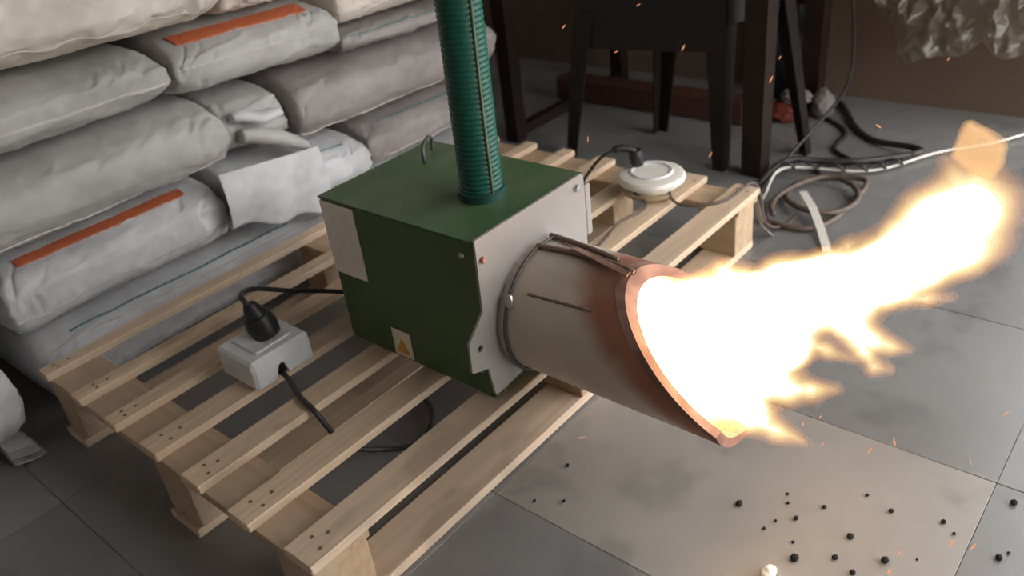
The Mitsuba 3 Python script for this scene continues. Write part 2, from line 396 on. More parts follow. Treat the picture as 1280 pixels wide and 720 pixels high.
# ------------------------------------------------------------------ flame
FL = {'main': [(-0.07, 0.25, 0.066), (-0.184, 0.273, 0.0626), (-0.233, 0.264, 0.0823), (-0.285, 0.289, 0.0852), (-0.332, 0.323, 0.0718), (-0.374, 0.371, 0.0498), (-0.423, 0.397, 0.0476), (-0.464, 0.432, 0.0395), (-0.495, 0.469, 0.043), (-0.52, 0.502, 0.050), (-0.536, 0.520, 0.046)],
      'low': [(-0.239, 0.207, 0.0454), (-0.292, 0.215, 0.0418), (-0.335, 0.255, 0.0421), (-0.351, 0.288, 0.0351)],
      'spill': [(-0.19, 0.245, 0.088), (-0.25, 0.226, 0.080), (-0.29, 0.232, 0.064), (-0.33, 0.262, 0.052)],
      'fringe': [(-0.285, 0.195, 0.036), (-0.325, 0.190, 0.032), (-0.350, 0.182, 0.020)],
      'lick_a': [(-0.292, 0.189, 0.030), (-0.332, 0.177, 0.0235), (-0.368, 0.171, 0.0150), (-0.402, 0.17, 0.006)],
      'lick_b': [(-0.33, 0.231, 0.032), (-0.372, 0.239, 0.0215), (-0.404, 0.25, 0.0140), (-0.434, 0.264, 0.0055)],
      'lick_c': [(-0.281, 0.167, 0.0161), (-0.305, 0.149, 0.0118), (-0.32, 0.134, 0.0043)],
      'lick_d': [(-0.34, 0.248, 0.0241), (-0.377, 0.252, 0.0118), (-0.396, 0.27, 0.0038)],
      'mid_a': [(-0.44, 0.36, 0.0232), (-0.467, 0.348, 0.0141), (-0.486, 0.347, 0.0087), (-0.505, 0.349, 0.0034)],
      'mid_b': [(-0.444, 0.356, 0.0196), (-0.46, 0.333, 0.0116), (-0.471, 0.313, 0.0081), (-0.49, 0.316, 0.0035)],
      'mid_c': [(-0.387, 0.319, 0.0113), (-0.418, 0.318, 0.0083), (-0.449, 0.317, 0.0036)],
      'fin': [(-0.464, 0.412, 0.0289), (-0.493, 0.413, 0.0117), (-0.516, 0.416, 0.0082), (-0.538, 0.423, 0.0032)],
      'tip_a': [(-0.529, 0.531, 0.0257), (-0.521, 0.553, 0.015), (-0.51, 0.57, 0.0045)],
      'tip_b': [(-0.537, 0.523, 0.0302), (-0.557, 0.516, 0.0164), (-0.566, 0.498, 0.0083), (-0.559, 0.477, 0.0038)],
      'tip_c': [(-0.546, 0.531, 0.0134), (-0.56, 0.542, 0.0066), (-0.575, 0.552, 0.0022)],
      'tip_d': [(-0.51, 0.514, 0.0217), (-0.488, 0.521, 0.0094), (-0.479, 0.51, 0.0032)],
      'top': [(-0.314, 0.38, 0.0209), (-0.288, 0.388, 0.0116), (-0.261, 0.373, 0.0059)],
      'top_b': [(-0.407, 0.428, 0.014), (-0.43, 0.458, 0.0068), (-0.449, 0.474, 0.0033)]}
FLX = 0.487


def flame_field(P, chains):
    """signed distance to the licks of the flame, points warped along their flow."""
    flow = P @ np.array([[1, 0, 0], [0, 0.64, -0.77], [0, 0.77, 0.64]])      # second axis across, third along the flow
    Q = flow * np.array([26.0, 30.0, 9.0])
    w1 = meshkit.fbm(Q, 3, 5) - 0.5
    w2 = meshkit.fbm(Q + 31.7, 3, 9) - 0.5
    d = np.full(len(P), 9.0)
    warp = np.stack([0.012 * w1, 0.026 * w2, 0.026 * w1], 1)
    for ch in chains:
        for (ya, za, ra), (yb, zb, rb) in zip(ch[:-1], ch[1:]):
            a, b = np.array([FLX, ya, za]), np.array([FLX, yb, zb])
            W = P + warp * min(1.0, max(0.3, ra / 0.045))
            t = np.clip(((W - a) @ (b - a)) / ((b - a) @ (b - a)), 0, 1)
            e = np.linalg.norm(W - a - t[:, None] * (b - a), axis=1) - (ra + t * (rb - ra))
            k = 0.010
            h = np.clip(0.5 + 0.5 * (d - e) / k, 0, 1)
            d = d * (1 - h) + e * h - k * h * (1 - h)
    pipe = np.hypot(P[:, 0] - NX, P[:, 2] - NZ) - (NR - WALL - 0.010)           # stays inside the pipe
    inside = np.clip(np.minimum(P[:, 1] + 0.332, P[:, 1] - 1.17 * P[:, 2] + 0.573) / 0.015, 0, 1)
    tip = np.clip((P[:, 2] - 0.44) / 0.08, 0, 1)
    low = np.clip((-P[:, 1] - 0.30) / 0.05, 0, 1) * np.clip((0.30 - P[:, 2]) / 0.06, 0, 1)
    d = d + 0.006 * np.abs(w2) * (d > -0.03)
    d = np.where(d < 0.0045, (d - 0.0045) / (1 + 0.7 * tip + 0.25 * low) + 0.0045, d)
    return np.where(inside > 0, np.maximum(d, pipe * inside + d * (1 - inside)), d)


TETS = np.array([[0, 5, 1, 6], [0, 1, 2, 6], [0, 2, 3, 6], [0, 3, 7, 6], [0, 7, 4, 6], [0, 4, 5, 6]])
CORN = np.array([[0, 0, 0], [1, 0, 0], [1, 1, 0], [0, 1, 0], [0, 0, 1], [1, 0, 1], [1, 1, 1], [0, 1, 1]])


def isosurface(val, org, h, level):
    """marching tetrahedra of val < level."""
    n = np.array(val.shape)
    near = np.zeros(n - 1, bool)
    blocks = [val[c[0]:n[0] - 1 + c[0], c[1]:n[1] - 1 + c[1], c[2]:n[2] - 1 + c[2]] for c in CORN]
    near = (np.minimum.reduce(blocks) < level) & (np.maximum.reduce(blocks) >= level)
    cells = np.argwhere(near)
    ids = cells[:, None] + CORN[None]
    flat = (ids[..., 0] * n[1] + ids[..., 1]) * n[2] + ids[..., 2]
    tet = flat[:, TETS].reshape(-1, 4)
    vv = val.ravel()[tet] < level
    tris = []
    code = vv @ np.array([1, 2, 4, 8])
    for c in range(1, 15):
        s = tet[code == c]
        if not len(s):
            continue
        i = [j for j in range(4) if c >> j & 1]
        o = [j for j in range(4) if j not in i]
        if len(i) == 1:
            tris.append(np.stack([s[:, [i[0], x]] for x in o], 1))
        elif len(i) == 3:
            tris.append(np.stack([s[:, [x, o[0]]] for x in i], 1))
        else:
            q = [s[:, [i[0], o[0]]], s[:, [i[0], o[1]]], s[:, [i[1], o[1]]], s[:, [i[1], o[0]]]]
            tris.append(np.stack([q[0], q[1], q[2]], 1))
            tris.append(np.stack([q[0], q[2], q[3]], 1))
    e = np.sort(np.vstack(tris).reshape(-1, 2), axis=1)
    u, inv = np.unique(e, axis=0, return_inverse=True)
    pos = np.stack(np.unravel_index(np.arange(val.size), val.shape), 1)
    a, b = u[:, 0], u[:, 1]
    va, vb = val.ravel()[a], val.ravel()[b]
    t = np.clip((level - va) / np.where(np.abs(vb - va) < 1e-12, 1e-12, vb - va), 0.02, 0.98)
    P = org + h * (pos[a] + t[:, None] * (pos[b] - pos[a]))
    f = inv.reshape(-1, 3)
    f = f[(f[:, 0] != f[:, 1]) & (f[:, 1] != f[:, 2]) & (f[:, 0] != f[:, 2])]
    # outwards: along the gradient of val
    g = np.stack(np.gradient(val, h), -1)
    c = P[f].mean(1)
    k = np.clip(np.round((c - org) / h).astype(int), 0, n - 1)
    nr = np.cross(P[f[:, 1]] - P[f[:, 0]], P[f[:, 2]] - P[f[:, 0]])
    flip = (nr * g[k[:, 0], k[:, 1], k[:, 2]]).sum(1) < 0
    f[flip] = f[flip][:, ::-1]
    return trimesh.Trimesh(P, f, process=False)


def soot(p, n, uv):
    return 0.001 + 0.003 * fbm(p.x * 30, p.y * 30, p.z * 30, 2)


scene['m_flame_core'] = {'type': 'diffuse', 'reflectance': rgb((0.02, 0.02, 0.02))}
scene['m_flame_gas'] = {'type': 'mask', 'opacity': proc(soot), 'bsdf': {'type': 'diffuse', 'reflectance': rgb((0.05, 0.03, 0.02))}}


scene['m_flame_puff'] = {'type': 'mask', 'opacity': proc(lambda p, n, uv: 0.12 + 0.10 * fbm(p.x * 60, p.y * 60, p.z * 20, 2)), 'bsdf': {'type': 'diffuse', 'reflectance': rgb((0.25, 0.15, 0.08))}}


def flame_shape(chains, lo, hi, h, parent, layers, names, field=None, gas='m_flame_gas'):
    lo, hi = np.array(lo), np.array(hi)
    n = np.ceil((hi - lo) / h).astype(int)
    G = np.stack(np.meshgrid(*[lo[k] + h * np.arange(n[k]) for k in range(3)], indexing='ij'), -1).reshape(-1, 3)
    val = (field(G) if field else flame_field(G, chains)).reshape(n)
    for (lev, col, w), nm in zip(layers, names):
        if val.min() >= lev:
            continue
        mesh = isosurface(val, lo, h, lev)
        if not len(mesh.faces):
            continue
        core = nm == 'core'
        key = add(nm, mesh, 'm_flame_core' if core else gas, parent)
        scene[key]['emitter'] = {'type': 'area', 'radiance': rgb([c * FLAME_GAIN for c in col]), 'sampling_weight': w}


LAYERS = [(lev, col, 0.02) for lev, col in zip(np.linspace(0.0045, -0.0085, 9), [
    (0.05, 0.018, 0.004), (0.07, 0.026, 0.006), (0.09, 0.038, 0.009), (0.11, 0.06, 0.015), (0.13, 0.085, 0.025), (0.15, 0.11, 0.04),
    (0.16, 0.14, 0.06), (0.18, 0.18, 0.10), (0.20, 0.22, 0.16)])] + [(-0.0105, (10.0, 6.4, 3.7), 1.0)]
NAMES = ['mantle'] * 9 + ['core']
flame = thing('flame', 'bright white and orange flame shooting from the nozzle mouth', 'flame')
flame_shape(list(FL.values()), (0.36, -0.62, 0.10), (0.615, -0.05, 0.62), 0.0042, flame, LAYERS, NAMES)
puff = thing('flame_puff', 'small detached square-cornered orange patch of flame beyond the tip of the flame', 'flame')


def puff_field(P):
    w = meshkit.fbm(P * 70 + 5, 2, 17) - 0.5
    q = P - np.array([FLX, -0.5365, 0.5815])
    e1, e2 = np.array([-0.035, -0.008]) / 0.0359, np.array([-0.0175, 0.033]) / 0.03735
    a = np.abs(q[:, 1] * e1[0] + q[:, 2] * e1[1]) - 0.0155
    b = np.abs(q[:, 1] * e2[0] + q[:, 2] * e2[1]) - 0.0125
    c = np.abs(q[:, 0]) - 0.004
    g = np.stack([a, b, c], 1)
    return np.linalg.norm(np.maximum(g, 0), axis=1) + np.minimum(g.max(1), 0) - 0.0045 + 0.006 * w


flame_shape(None, (0.455, -0.575, 0.540), (0.52, -0.495, 0.625), 0.0024, puff, [(lev, (0.26, 0.15, 0.068), 0.01) for lev in (0.002, 0.0005, -0.001, -0.0025)], ['mantle'] * 4, puff_field, 'm_flame_puff')


# ------------------------------------------------------------------ sacks
def sack(name, label, mat, x0, x1, zb, zt, yf, depth, seed, cat_='sack', seam=-0.12, stripe=None, stitch=None, endp=22, group='filled woven sacks stacked behind the pallet', turn=0.0, wrinkle=1.0):
    """A filled woven sack lying along x; zb, zt: the bottom's and the top's height at its left and right ends."""
    t_ = thing(name, label, cat_, group)
    nu, nv = 130, 88
    u = np.linspace(0, 1, nu)
    t = 2 * u - 1
    ends = np.maximum((1 - np.abs(t) ** endp) ** 0.27, 0.30)
    ends[0] = ends[-1] = 0.30
    a = np.arange(nv) * 2 * np.pi / nv
    U, A = np.meshgrid(u, a, indexing='ij')
    E = ends[:, None] * np.ones_like(A)
    n_ = 3.0
    sc = np.sign(np.cos(A)) * np.abs(np.cos(A)) ** (2 / n_)
    ss = np.sign(np.sin(A)) * np.abs(np.sin(A)) ** (2 / n_)
    x = x0 + (x1 - x0) * U
    zb_ = zb[0] + (zb[1] - zb[0]) * U
    zt_ = zt[0] + (zt[1] - zt[0]) * U
    zc, H = (zb_ + zt_) / 2, (zt_ - zb_) / 2
    ry = depth / 2 * (0.93 + 0.07 * E)
    y = yf + depth / 2 - ry * sc
    z = zc + H * E * ss
    P = np.stack([x, y, z], -1)
    N = np.stack([0 * x, -sc / (depth / 2), ss / np.maximum(H, 0.02)], -1)
    N[..., 0] = t[:, None] ** 7 * 6
    N /= np.linalg.norm(N, axis=-1, keepdims=True)
    big = meshkit.fbm(P * np.array([5, 5, 6]) + seed * 3.1, 3, seed) - 0.5
    fine = meshkit.fbm(P * np.array([9, 22, 34]) + seed, 3, seed + 3)
    crease = np.clip(1 - np.abs(2 * fine - 1) * 4.5, 0, 1) ** 2
    diag = meshkit.fbm(P @ np.array([[0.8, 0, -0.6], [0, 1, 0], [0.6, 0, 0.8]]) * np.array([8, 12, 40]) + 7 * seed, 2, seed + 5)
    crease2 = np.clip(1 - np.abs(2 * diag - 1) * 5, 0, 1) ** 2 * np.clip(np.abs(t)[:, None] * 1.6 - 0.4, 0, 1)
    disp = 0.022 * big + wrinkle * (0.0055 * crease - 0.006 * crease2)
    disp = disp * np.clip(E * 1.3, 0, 1)
    flat = np.abs(ss) > 0.93
    P = P + N * (disp * np.clip((1 - np.abs(ss)) * 2.2, 0.10, 1.0))[..., None]
    P[..., 2] = np.maximum(P[..., 2], 0.0015)
    if turn:
        c = np.array([(x0 + x1) / 2, yf + depth / 2, 0])
        R = np.array([[math.cos(turn), -math.sin(turn), 0], [math.sin(turn), math.cos(turn), 0], [0, 0, 1]])
        P = (P - c) @ R.T + c
        N = N @ R.T
    idx = np.arange(nu * nv).reshape(nu, nv)
    q = np.stack([idx[:-1], np.roll(idx, -1, 1)[:-1], np.roll(idx, -1, 1)[1:], idx[1:]], -1).reshape(-1, 4)
    f = np.vstack([q[:, [0, 2, 1]], q[:, [0, 3, 2]]])
    v = P.reshape(-1, 3)
    caps = []
    for row, s in ((0, 1), (nu - 1, -1)):
        c = len(v)
        v = np.vstack([v, P[row].mean(0)])
        for j in range(nv):
            tri_ = [c, idx[row, j], idx[row, (j + 1) % nv]]
            caps.append(tri_[::-1] if s < 0 else tri_)
    mesh = trimesh.Trimesh(v, np.vstack([f, caps]), process=False)
    if mesh.volume < 0:
        mesh.invert()
    body = add('fabric', mesh, mat, t_, smooth=True)

    def strip(nm, ang, width, ua, ub, mt, lift=0.003, label_=None):
        us = np.linspace(ua, ub, 90)
        rows = []
        m_ = max(2, int(width / 0.04) + 1)
        for off in np.linspace(-width / 2, width / 2, m_):
            aa = (ang + off) % (2 * np.pi)
            col = aa / (2 * np.pi) * nv
            j0 = int(col) % nv
            fr = col - int(col)
            ui = np.clip(us * (nu - 1), 0, nu - 1.001)
            i0 = ui.astype(int)
            fu = (ui - i0)[:, None]
            g = lambda X: ((X[i0, j0] * (1 - fr) + X[i0, (j0 + 1) % nv] * fr) * (1 - fu) + (X[i0 + 1, j0] * (1 - fr) + X[i0 + 1, (j0 + 1) % nv] * fr) * fu)
            rows.append((g(P), g(N)))
        ring = np.stack([r[0] + r[1] * lift for r in rows] + [r[0] - r[1] * lift for r in rows[::-1]], 1)
        k_, c_ = len(us), ring.shape[1]
        vv = ring.reshape(-1, 3)
        ff = []
        for i in range(k_ - 1):
            for j in range(c_):
                p_ = [i * c_ + j, i * c_ + (j + 1) % c_, (i + 1) * c_ + (j + 1) % c_, (i + 1) * c_ + j]
                ff += [[p_[0], p_[1], p_[2]], [p_[0], p_[2], p_[3]]]
        for j in range(m_ - 1):
            for b_, fl_ in ((0, 1), ((k_ - 1) * c_, -1)):
                q_ = [b_ + j, b_ + j + 1, b_ + c_ - 2 - j, b_ + c_ - 1 - j][::fl_]
                ff += [[q_[0], q_[2], q_[1]], [q_[0], q_[3], q_[2]]]
        sm = trimesh.Trimesh(vv, np.array(ff), process=False)
        if sm.volume < 0:
            sm.invert()
        return add(nm, sm, mt, t_, label=label_)

    if seam is not None:
        strip('seam', seam, 0.024, 0.02, 0.98, 'm_seam', 0.002)
    if stripe:
        strip('printed_stripe', stripe[0], stripe[1], stripe[2], stripe[3], 'm_orange', 0.003, 'orange printed stripe')
    if stitch:
        strip('stitching', stitch[0], 0.03, stitch[1], stitch[2], 'm_teal', 0.0014, 'dark green stitching line')
    return t_


Y0 = 0.805
sack('sack', 'white sack lying flat on the floor, bottom of the left stack', 'm_sack_white', 0.02, 0.80, (0.002, 0.002), (0.149, 0.143), Y0 - 0.005, 0.50, 11, seam=0.55, stitch=(0.75, 0.1, 0.75))
sack('sack', 'white sack with an orange stripe, second from bottom of left stack', 'm_sack_white', 0.012, 0.462, (0.152, 0.151), (0.303, 0.306), Y0, 0.50, 12, stripe=(0.80, 0.17, 0.12, 0.86), seam=-0.15)
sack('sack', 'fat plain grey sack, third from bottom of left stack', 'm_sack_grey', -0.32, 0.508, (0.305, 0.309), (0.470, 0.462), Y0 - 0.015, 0.52, 13, seam=-0.5)
sack('sack', 'grey sack with a beige seam, under the topmost beige sack', 'm_sack_grey', -0.30, 0.430, (0.473, 0.467), (0.606, 0.580), Y0 - 0.005, 0.50, 14, seam=-0.05)
sack('sack', 'large creased beige sack, topmost of the left stack', 'm_sack_beige', -0.28, 0.585, (0.609, 0.583), (0.80, 0.76), Y0 - 0.02, 0.52, 15, wrinkle=1.6, seam=-0.4)
m1 = sack('sack', 'bright white folded sack just behind the left edge of the burner', 'm_sack_white', 0.470, 0.840, (0.152, 0.146), (0.312, 0.266), Y0 - 0.012, 0.48, 21, seam=None, stitch=(0.62, 0.15, 0.85), wrinkle=0.9, endp=24)
m2 = sack('sack', 'small crumpled grey sack tucked between larger sacks, its end hanging down', 'm_sack_grey', 0.512, 0.668, (0.316, 0.296), (0.440, 0.430), Y0 + 0.03, 0.40, 22, seam=None, wrinkle=1.0)
sack('sack', 'grey sack with an orange stripe in the middle stack', 'm_sack_grey', 0.438, 0.835, (0.466, 0.442), (0.578, 0.570), Y0 + 0.0, 0.48, 23, stripe=(0.86, 0.30, 0.10, 0.88), seam=0.05)
sack('sack', 'crumpled beige sack end on top of the orange-striped middle sack', 'm_sack_beige', 0.592, 0.815, (0.582, 0.577), (0.72, 0.70), Y0 + 0.03, 0.42, 24, seam=None, wrinkle=2.0)
sack('sack', 'pinkish grey sack right behind the burner, lowest visible beside the hose', 'm_sack_rose', 0.845, 1.29, (0.150, 0.141), (0.276, 0.268), Y0 + 0.0, 0.46, 31, seam=-0.35, stitch=(0.75, 0.15, 0.9))
sack('sack', 'plump pinkish grey sack behind the hose, in the middle of the right stack', 'm_sack_rose', 0.675, 1.33, (0.290, 0.271), (0.438, 0.425), Y0 - 0.005, 0.48, 32, seam=-0.62)
sack('sack', 'thin flattened sack with dark edges between two plump sacks beside the hose', 'm_sack_rose', 0.840, 1.28, (0.441, 0.429), (0.492, 0.480), Y0 + 0.01, 0.44, 33, seam=None, stitch=(0.3, 0.05, 0.9))
sack('sack', 'pale beige sack at the top beside the hose', 'm_sack_beige', 0.838, 1.30, (0.494, 0.484), (0.64, 0.63), Y0, 0.46, 34, seam=-0.3)
sack('sack', 'low white sack on the floor hidden behind the burner, foot of the right stack', 'm_sack_white', 0.815, 1.28, (0.002, 0.002), (0.146, 0.136), Y0 + 0.01, 0.46, 35, seam=None)
sack('sack', 'shaded grey sack behind the white sack in the lower left corner', 'm_sack_grey', -0.78, -0.005, (0.222, 0.220), (0.298, 0.294), Y0 + 0.08, 0.46, 41, seam=None)
# tucked end of the small sack: a flat fold over a thick roll
g_ = np.linspace(0, 1, 26)
fold = np.stack([0.530 + 0.115 * g_, Y0 + 0.018 - 0.006 * np.sin(np.pi * g_), 0.405 - 0.028 * g_ + 0.003 * np.sin(9 * g_)], 1)
fm = tube(fold, 0.013 * (0.75 + 0.3 * np.sin(np.pi * g_)), 12)
fm.vertices[:, 1] = Y0 + 0.018 + (fm.vertices[:, 1] - Y0 - 0.018) * 1.5
add('folded_flap', fm, 'm_sack_white', m2, smooth=True)
roll = np.stack([0.538 + 0.150 * g_, Y0 + 0.012 - 0.008 * np.sin(np.pi * g_), 0.366 - 0.078 * g_ + 0.010 * np.sin(np.pi * g_)], 1)
add('folded_flap', tube(roll, 0.016 * (0.7 + 0.4 * np.sin(np.pi * np.clip(g_ * 0.9 + 0.12, 0, 1))), 14), 'm_sack_grey', m2, smooth=True)


def sheet(fn, n1, n2, th):
    """A thin closed sheet from fn(s, t), s and t in [0, 1]."""
    S_, T_ = np.meshgrid(np.linspace(0, 1, n1), np.linspace(0, 1, n2), indexing='ij')
    Pt = fn(S_, T_)
    Pb = Pt + np.array(th)
    id_ = np.arange(n1 * n2).reshape(n1, n2)
    q = np.stack([id_[:-1, :-1], id_[1:, :-1], id_[1:, 1:], id_[:-1, 1:]], -1).reshape(-1, 4)
    o = n1 * n2
    edge = np.r_[id_[:, 0], id_[-1, 1:], id_[-2::-1, -1], id_[0, -2:0:-1]]
    rim = np.stack([edge, edge + o, np.roll(edge, -1) + o, np.roll(edge, -1)], -1)
    allq = np.vstack([q, q[:, ::-1] + o, rim])
    sm = trimesh.Trimesh(np.vstack([Pt.reshape(-1, 3), Pb.reshape(-1, 3)]), np.vstack([allq[:, [0, 1, 2]], allq[:, [0, 2, 3]]]), process=False)
    if sm.volume < 0:
        sm.invert()
    return sm


def panel(S_, T_):
    x = 0.452 + (0.70 - 0.452) * S_ - 0.010 * T_ * (1 - S_)
    z = (0.318 - 0.030 * S_) * (1 - T_) + (0.205 - 0.072 * S_ + 0.006 * np.sin(11 * S_)) * T_
    y = Y0 - 0.014 - 0.012 * np.sin(np.pi * np.clip(T_ * 0.8, 0, 1)) - 0.006 * np.sin(14 * S_ + 2 * T_) * T_ + 0.02 * np.clip(S_ - 0.8, 0, 1)
    return np.stack([x, y, z], -1)


add('hanging_panel', sheet(panel, 50, 26, (0, 0.002, 0)), 'm_sack_white', m1, smooth=True)

# white sack at the left, its open end frayed towards the pallet
fs = sack('sack', 'white sack lying in the lower left corner, frayed open end towards the pallet', 'm_sack_white', -0.80, -0.040, (0.002, 0.012), (0.215, 0.215), 0.735, 0.46, 42, seam=None, endp=34, wrinkle=1.4)
for k_ in range(3):
    n1, n2 = 10, 8
    gx = np.linspace(-0.10, -0.048 - 0.006 * k_, n1)
    gy = np.linspace(0.728 + 0.004 * k_, 0.80, n2)
    X, Yg = np.meshgrid(gx, gy, indexing='ij')
    Z = 0.012 + 0.012 * k_ + 0.006 * np.sin(40 * Yg + k_) * (X + 0.10) / 0.05 - 0.010 * (X + 0.10) / 0.05
    Pt = np.stack([X, Yg, np.maximum(Z, 0.003)], -1)
    Pb = Pt - np.array([0, 0, 0.0016])
    id_ = np.arange(n1 * n2).reshape(n1, n2)
    q = np.stack([id_[:-1, :-1], id_[1:, :-1], id_[1:, 1:], id_[:-1, 1:]], -1).reshape(-1, 4)
    o = n1 * n2
    edge = np.r_[id_[:, 0], id_[-1, 1:], id_[-2::-1, -1], id_[0, -2:0:-1]]
    rim = np.stack([edge, edge + o, np.roll(edge, -1) + o, np.roll(edge, -1)], -1)
    allq = np.vstack([q, q[:, ::-1] + o, rim])
    fm = trimesh.Trimesh(np.vstack([Pt.reshape(-1, 3), Pb.reshape(-1, 3)]), np.vstack([allq[:, [0, 1, 2]], allq[:, [0, 2, 3]]]), process=False)
    add('frayed_layer', fm, 'm_sack_white', fs)

# ------------------------------------------------------------------ socket box with plug (on the pallet, left)
sb = thing('socket_box', 'white surface socket box with a black plug, on the pallet left of the burner', 'socket box')
sx0, sx1, sy0, sy1, sz0, sz1 = 0.176, 0.288, 0.340, 0.440, 0.1445, 0.198
shell = m3.Manifold.hull_points(np.array(box(sx0, sx1, sy0, sy1, sz0, sz1, 0.005).vertices))
shell -= m3.Manifold.cube((0.1, 0.088, 0.04)).translate((sx0 + 0.005, sy0 + 0.006, sz0 - 0.002))
notch = m3.Manifold.extrude(m3.CrossSection([[(-0.020, -0.01), (0.016, -0.01), (0.005, 0.028), (-0.004, 0.028)]]), 0.03).rotate((90, 0, 0)).translate((0.226, sy0 + 0.015, sz0))
add('housing', man(shell - notch), 'm_whiteplastic', sb)
add('socket_face', box(sx0 + 0.022, sx1 - 0.022, sy0 + 0.016, sy1 - 0.012, sz1, sz1 + 0.004, 0.0015), 'm_whiteplastic', sb)
pg = thing('power_plug', 'chunky black plug pushed into the square white socket box', 'plug')
def lean_pts(pts, org, axis):
    ax_ = np.array(axis, float); ax_ /= np.linalg.norm(ax_)
    s = np.cross(ax_, [0, 1, 0]); s /= np.linalg.norm(s)
    return np.array([np.array(org) + s * a + np.cross(ax_, s) * b + ax_ * c for a, b, c in pts])
PO, PA = (0.243, 0.386, sz1 + 0.0045), (-0.16, 0.22, 1)
r_ = [(a * 0.9, b, c) for c, s in ((0.0, 0.024), (0.018, 0.028), (0.038, 0.025)) for a, b in [(s * math.cos(q), s * math.sin(q)) for q in np.linspace(0, 2 * np.pi, 20)[:-1]]]
add('plug_body', hull(lean_pts(r_, PO, PA)), 'm_black', pg, smooth=40)
r_ = [(a, b, c) for c, s in ((0.038, 0.019), (0.060, 0.010)) for a, b in [(s * math.cos(q), s * math.sin(q)) for q in np.linspace(0, 2 * np.pi, 16)[:-1]]]
add('strain_relief', hull(lean_pts(r_, PO, PA)), 'm_black', pg, smooth=40)
tipp = lean_pts([(0, 0, 0.052)], PO, PA)[0]
add('lead', tube([tipp, tipp + (-0.004, 0.008, 0.012), (0.248, 0.436, 0.262), (0.275, 0.452, 0.250), (0.33, 0.452, 0.218), (0.39, 0.440, 0.188), (0.43, 0.39, 0.176), (0.43, 0.337, 0.174)], 0.0042, 10, 70), 'm_cable', pg, smooth=True, label='black lead running into the back of the burner')
add('supply_cord', tube([(0.226, 0.39, 0.154), (0.225, 0.342, 0.1525), (0.218, 0.315, 0.152), (0.206, 0.280, 0.150), (0.200, 0.258, 0.1495), (0.196, 0.232, 0.148), (0.200, 0.212, 0.12), (0.235, 0.21, 0.05), (0.285, 0.205, 0.012), (0.33, 0.172, 0.0065), (0.375, 0.187, 0.0065), (0.415, 0.235, 0.0065), (0.42, 0.28, 0.0065)], 0.0045, 10, 120),
    'm_cable', None, smooth=True, label='black cord leaving the square socket box and dropping between the deck boards', cat='cord')

# ------------------------------------------------------------------ round reel with plug (on the pallet, right)
RX, RY, RZ = 1.078, 0.182, 0.1445
rl = thing('extension_reel', 'round white extension socket reel lying on the far right of the pallet', 'extension reel')
add('base_dish', lathe([(0.0, 0), (0.052, 0), (0.062, 0.006), (0.066, 0.013), (0.066, 0.016), (0.0, 0.016)], 48, at=(RX, RY, RZ)), 'm_dirtycream', rl, smooth=35)
add('cord_drum', lathe([(0.0, 0.016), (0.052, 0.016), (0.052, 0.025), (0.0, 0.025)], 40, at=(RX, RY, RZ)), 'm_cream', rl, smooth=35)
add('top_plate', lathe([(0.0, 0.025), (0.062, 0.025), (0.069, 0.029), (0.071, 0.036), (0.067, 0.043), (0.056, 0.047), (0.0, 0.048)], 48, at=(RX, RY, RZ)), 'm_cream', rl, smooth=35)
add('raised_ring', lathe([(0.046, 0.0472), (0.044, 0.051), (0.040, 0.051), (0.038, 0.0474)], 40, at=(RX, RY, RZ)), 'm_whiteplastic', rl, smooth=35)
p2 = thing('power_plug', 'small black plug standing in the round white reel', 'plug')
PO2, PA2 = (RX + 0.008, RY + 0.038, RZ + 0.0525), (-0.15, 0.1, 1)
r_ = [(a, b, c) for c, s in ((0.0, 0.013), (0.02, 0.016), (0.034, 0.013)) for a, b in [(s * math.cos(q), s * math.sin(q)) for q in np.linspace(0, 2 * np.pi, 16)[:-1]]]
add('plug_body', hull(lean_pts(r_, PO2, PA2)), 'm_black', p2, smooth=40)
t2 = lean_pts([(0, 0, 0.03)], PO2, PA2)[0]
add('strain_relief', tube([t2, t2 + (-0.012, 0.016, 0.010), t2 + (-0.03, 0.034, 0.010)], 0.0075, 10, 10), 'm_black', p2, smooth=True)
add('lead', tube([t2 + (-0.028, 0.032, 0.010), t2 + (-0.05, 0.06, -0.01), (1.00, 0.32, 0.155), (0.94, 0.322, 0.12), (0.92, 0.30, 0.05), (0.88, 0.27, 0.0055)], 0.0035, 8, 50), 'm_cable', p2, smooth=True)
add('reel_cord', tube([(RX - 0.02, RY - 0.055, RZ + 0.020), (1.045, 0.105, 0.1495), (1.055, 0.060, 0.149), (1.085, 0.030, 0.149), (1.15, 0.018, 0.149), (1.20, 0.012, 0.149), (1.225, 0.008, 0.12), (1.245, 0.0, 0.04), (1.29, -0.01, 0.008), (1.36, -0.02, 0.006)], 0.0032, 8, 70),
    'm_cable_brown', None, smooth=True, label='thin brown cord running from the round reel over the pallet corner', cat='cord')
add('reel_cord', tube([(RX - 0.055, RY + 0.01, RZ + 0.018), (1.0, 0.150, 0.149), (0.93, 0.160, 0.148), (0.86, 0.148, 0.148), (0.78, 0.14, 0.147), (0.70, 0.135, 0.147)], 0.0028, 8, 50),
    'm_cable_brown', None, smooth=True, label='thin brown cord running along a deck board between reel and burner', cat='cord')

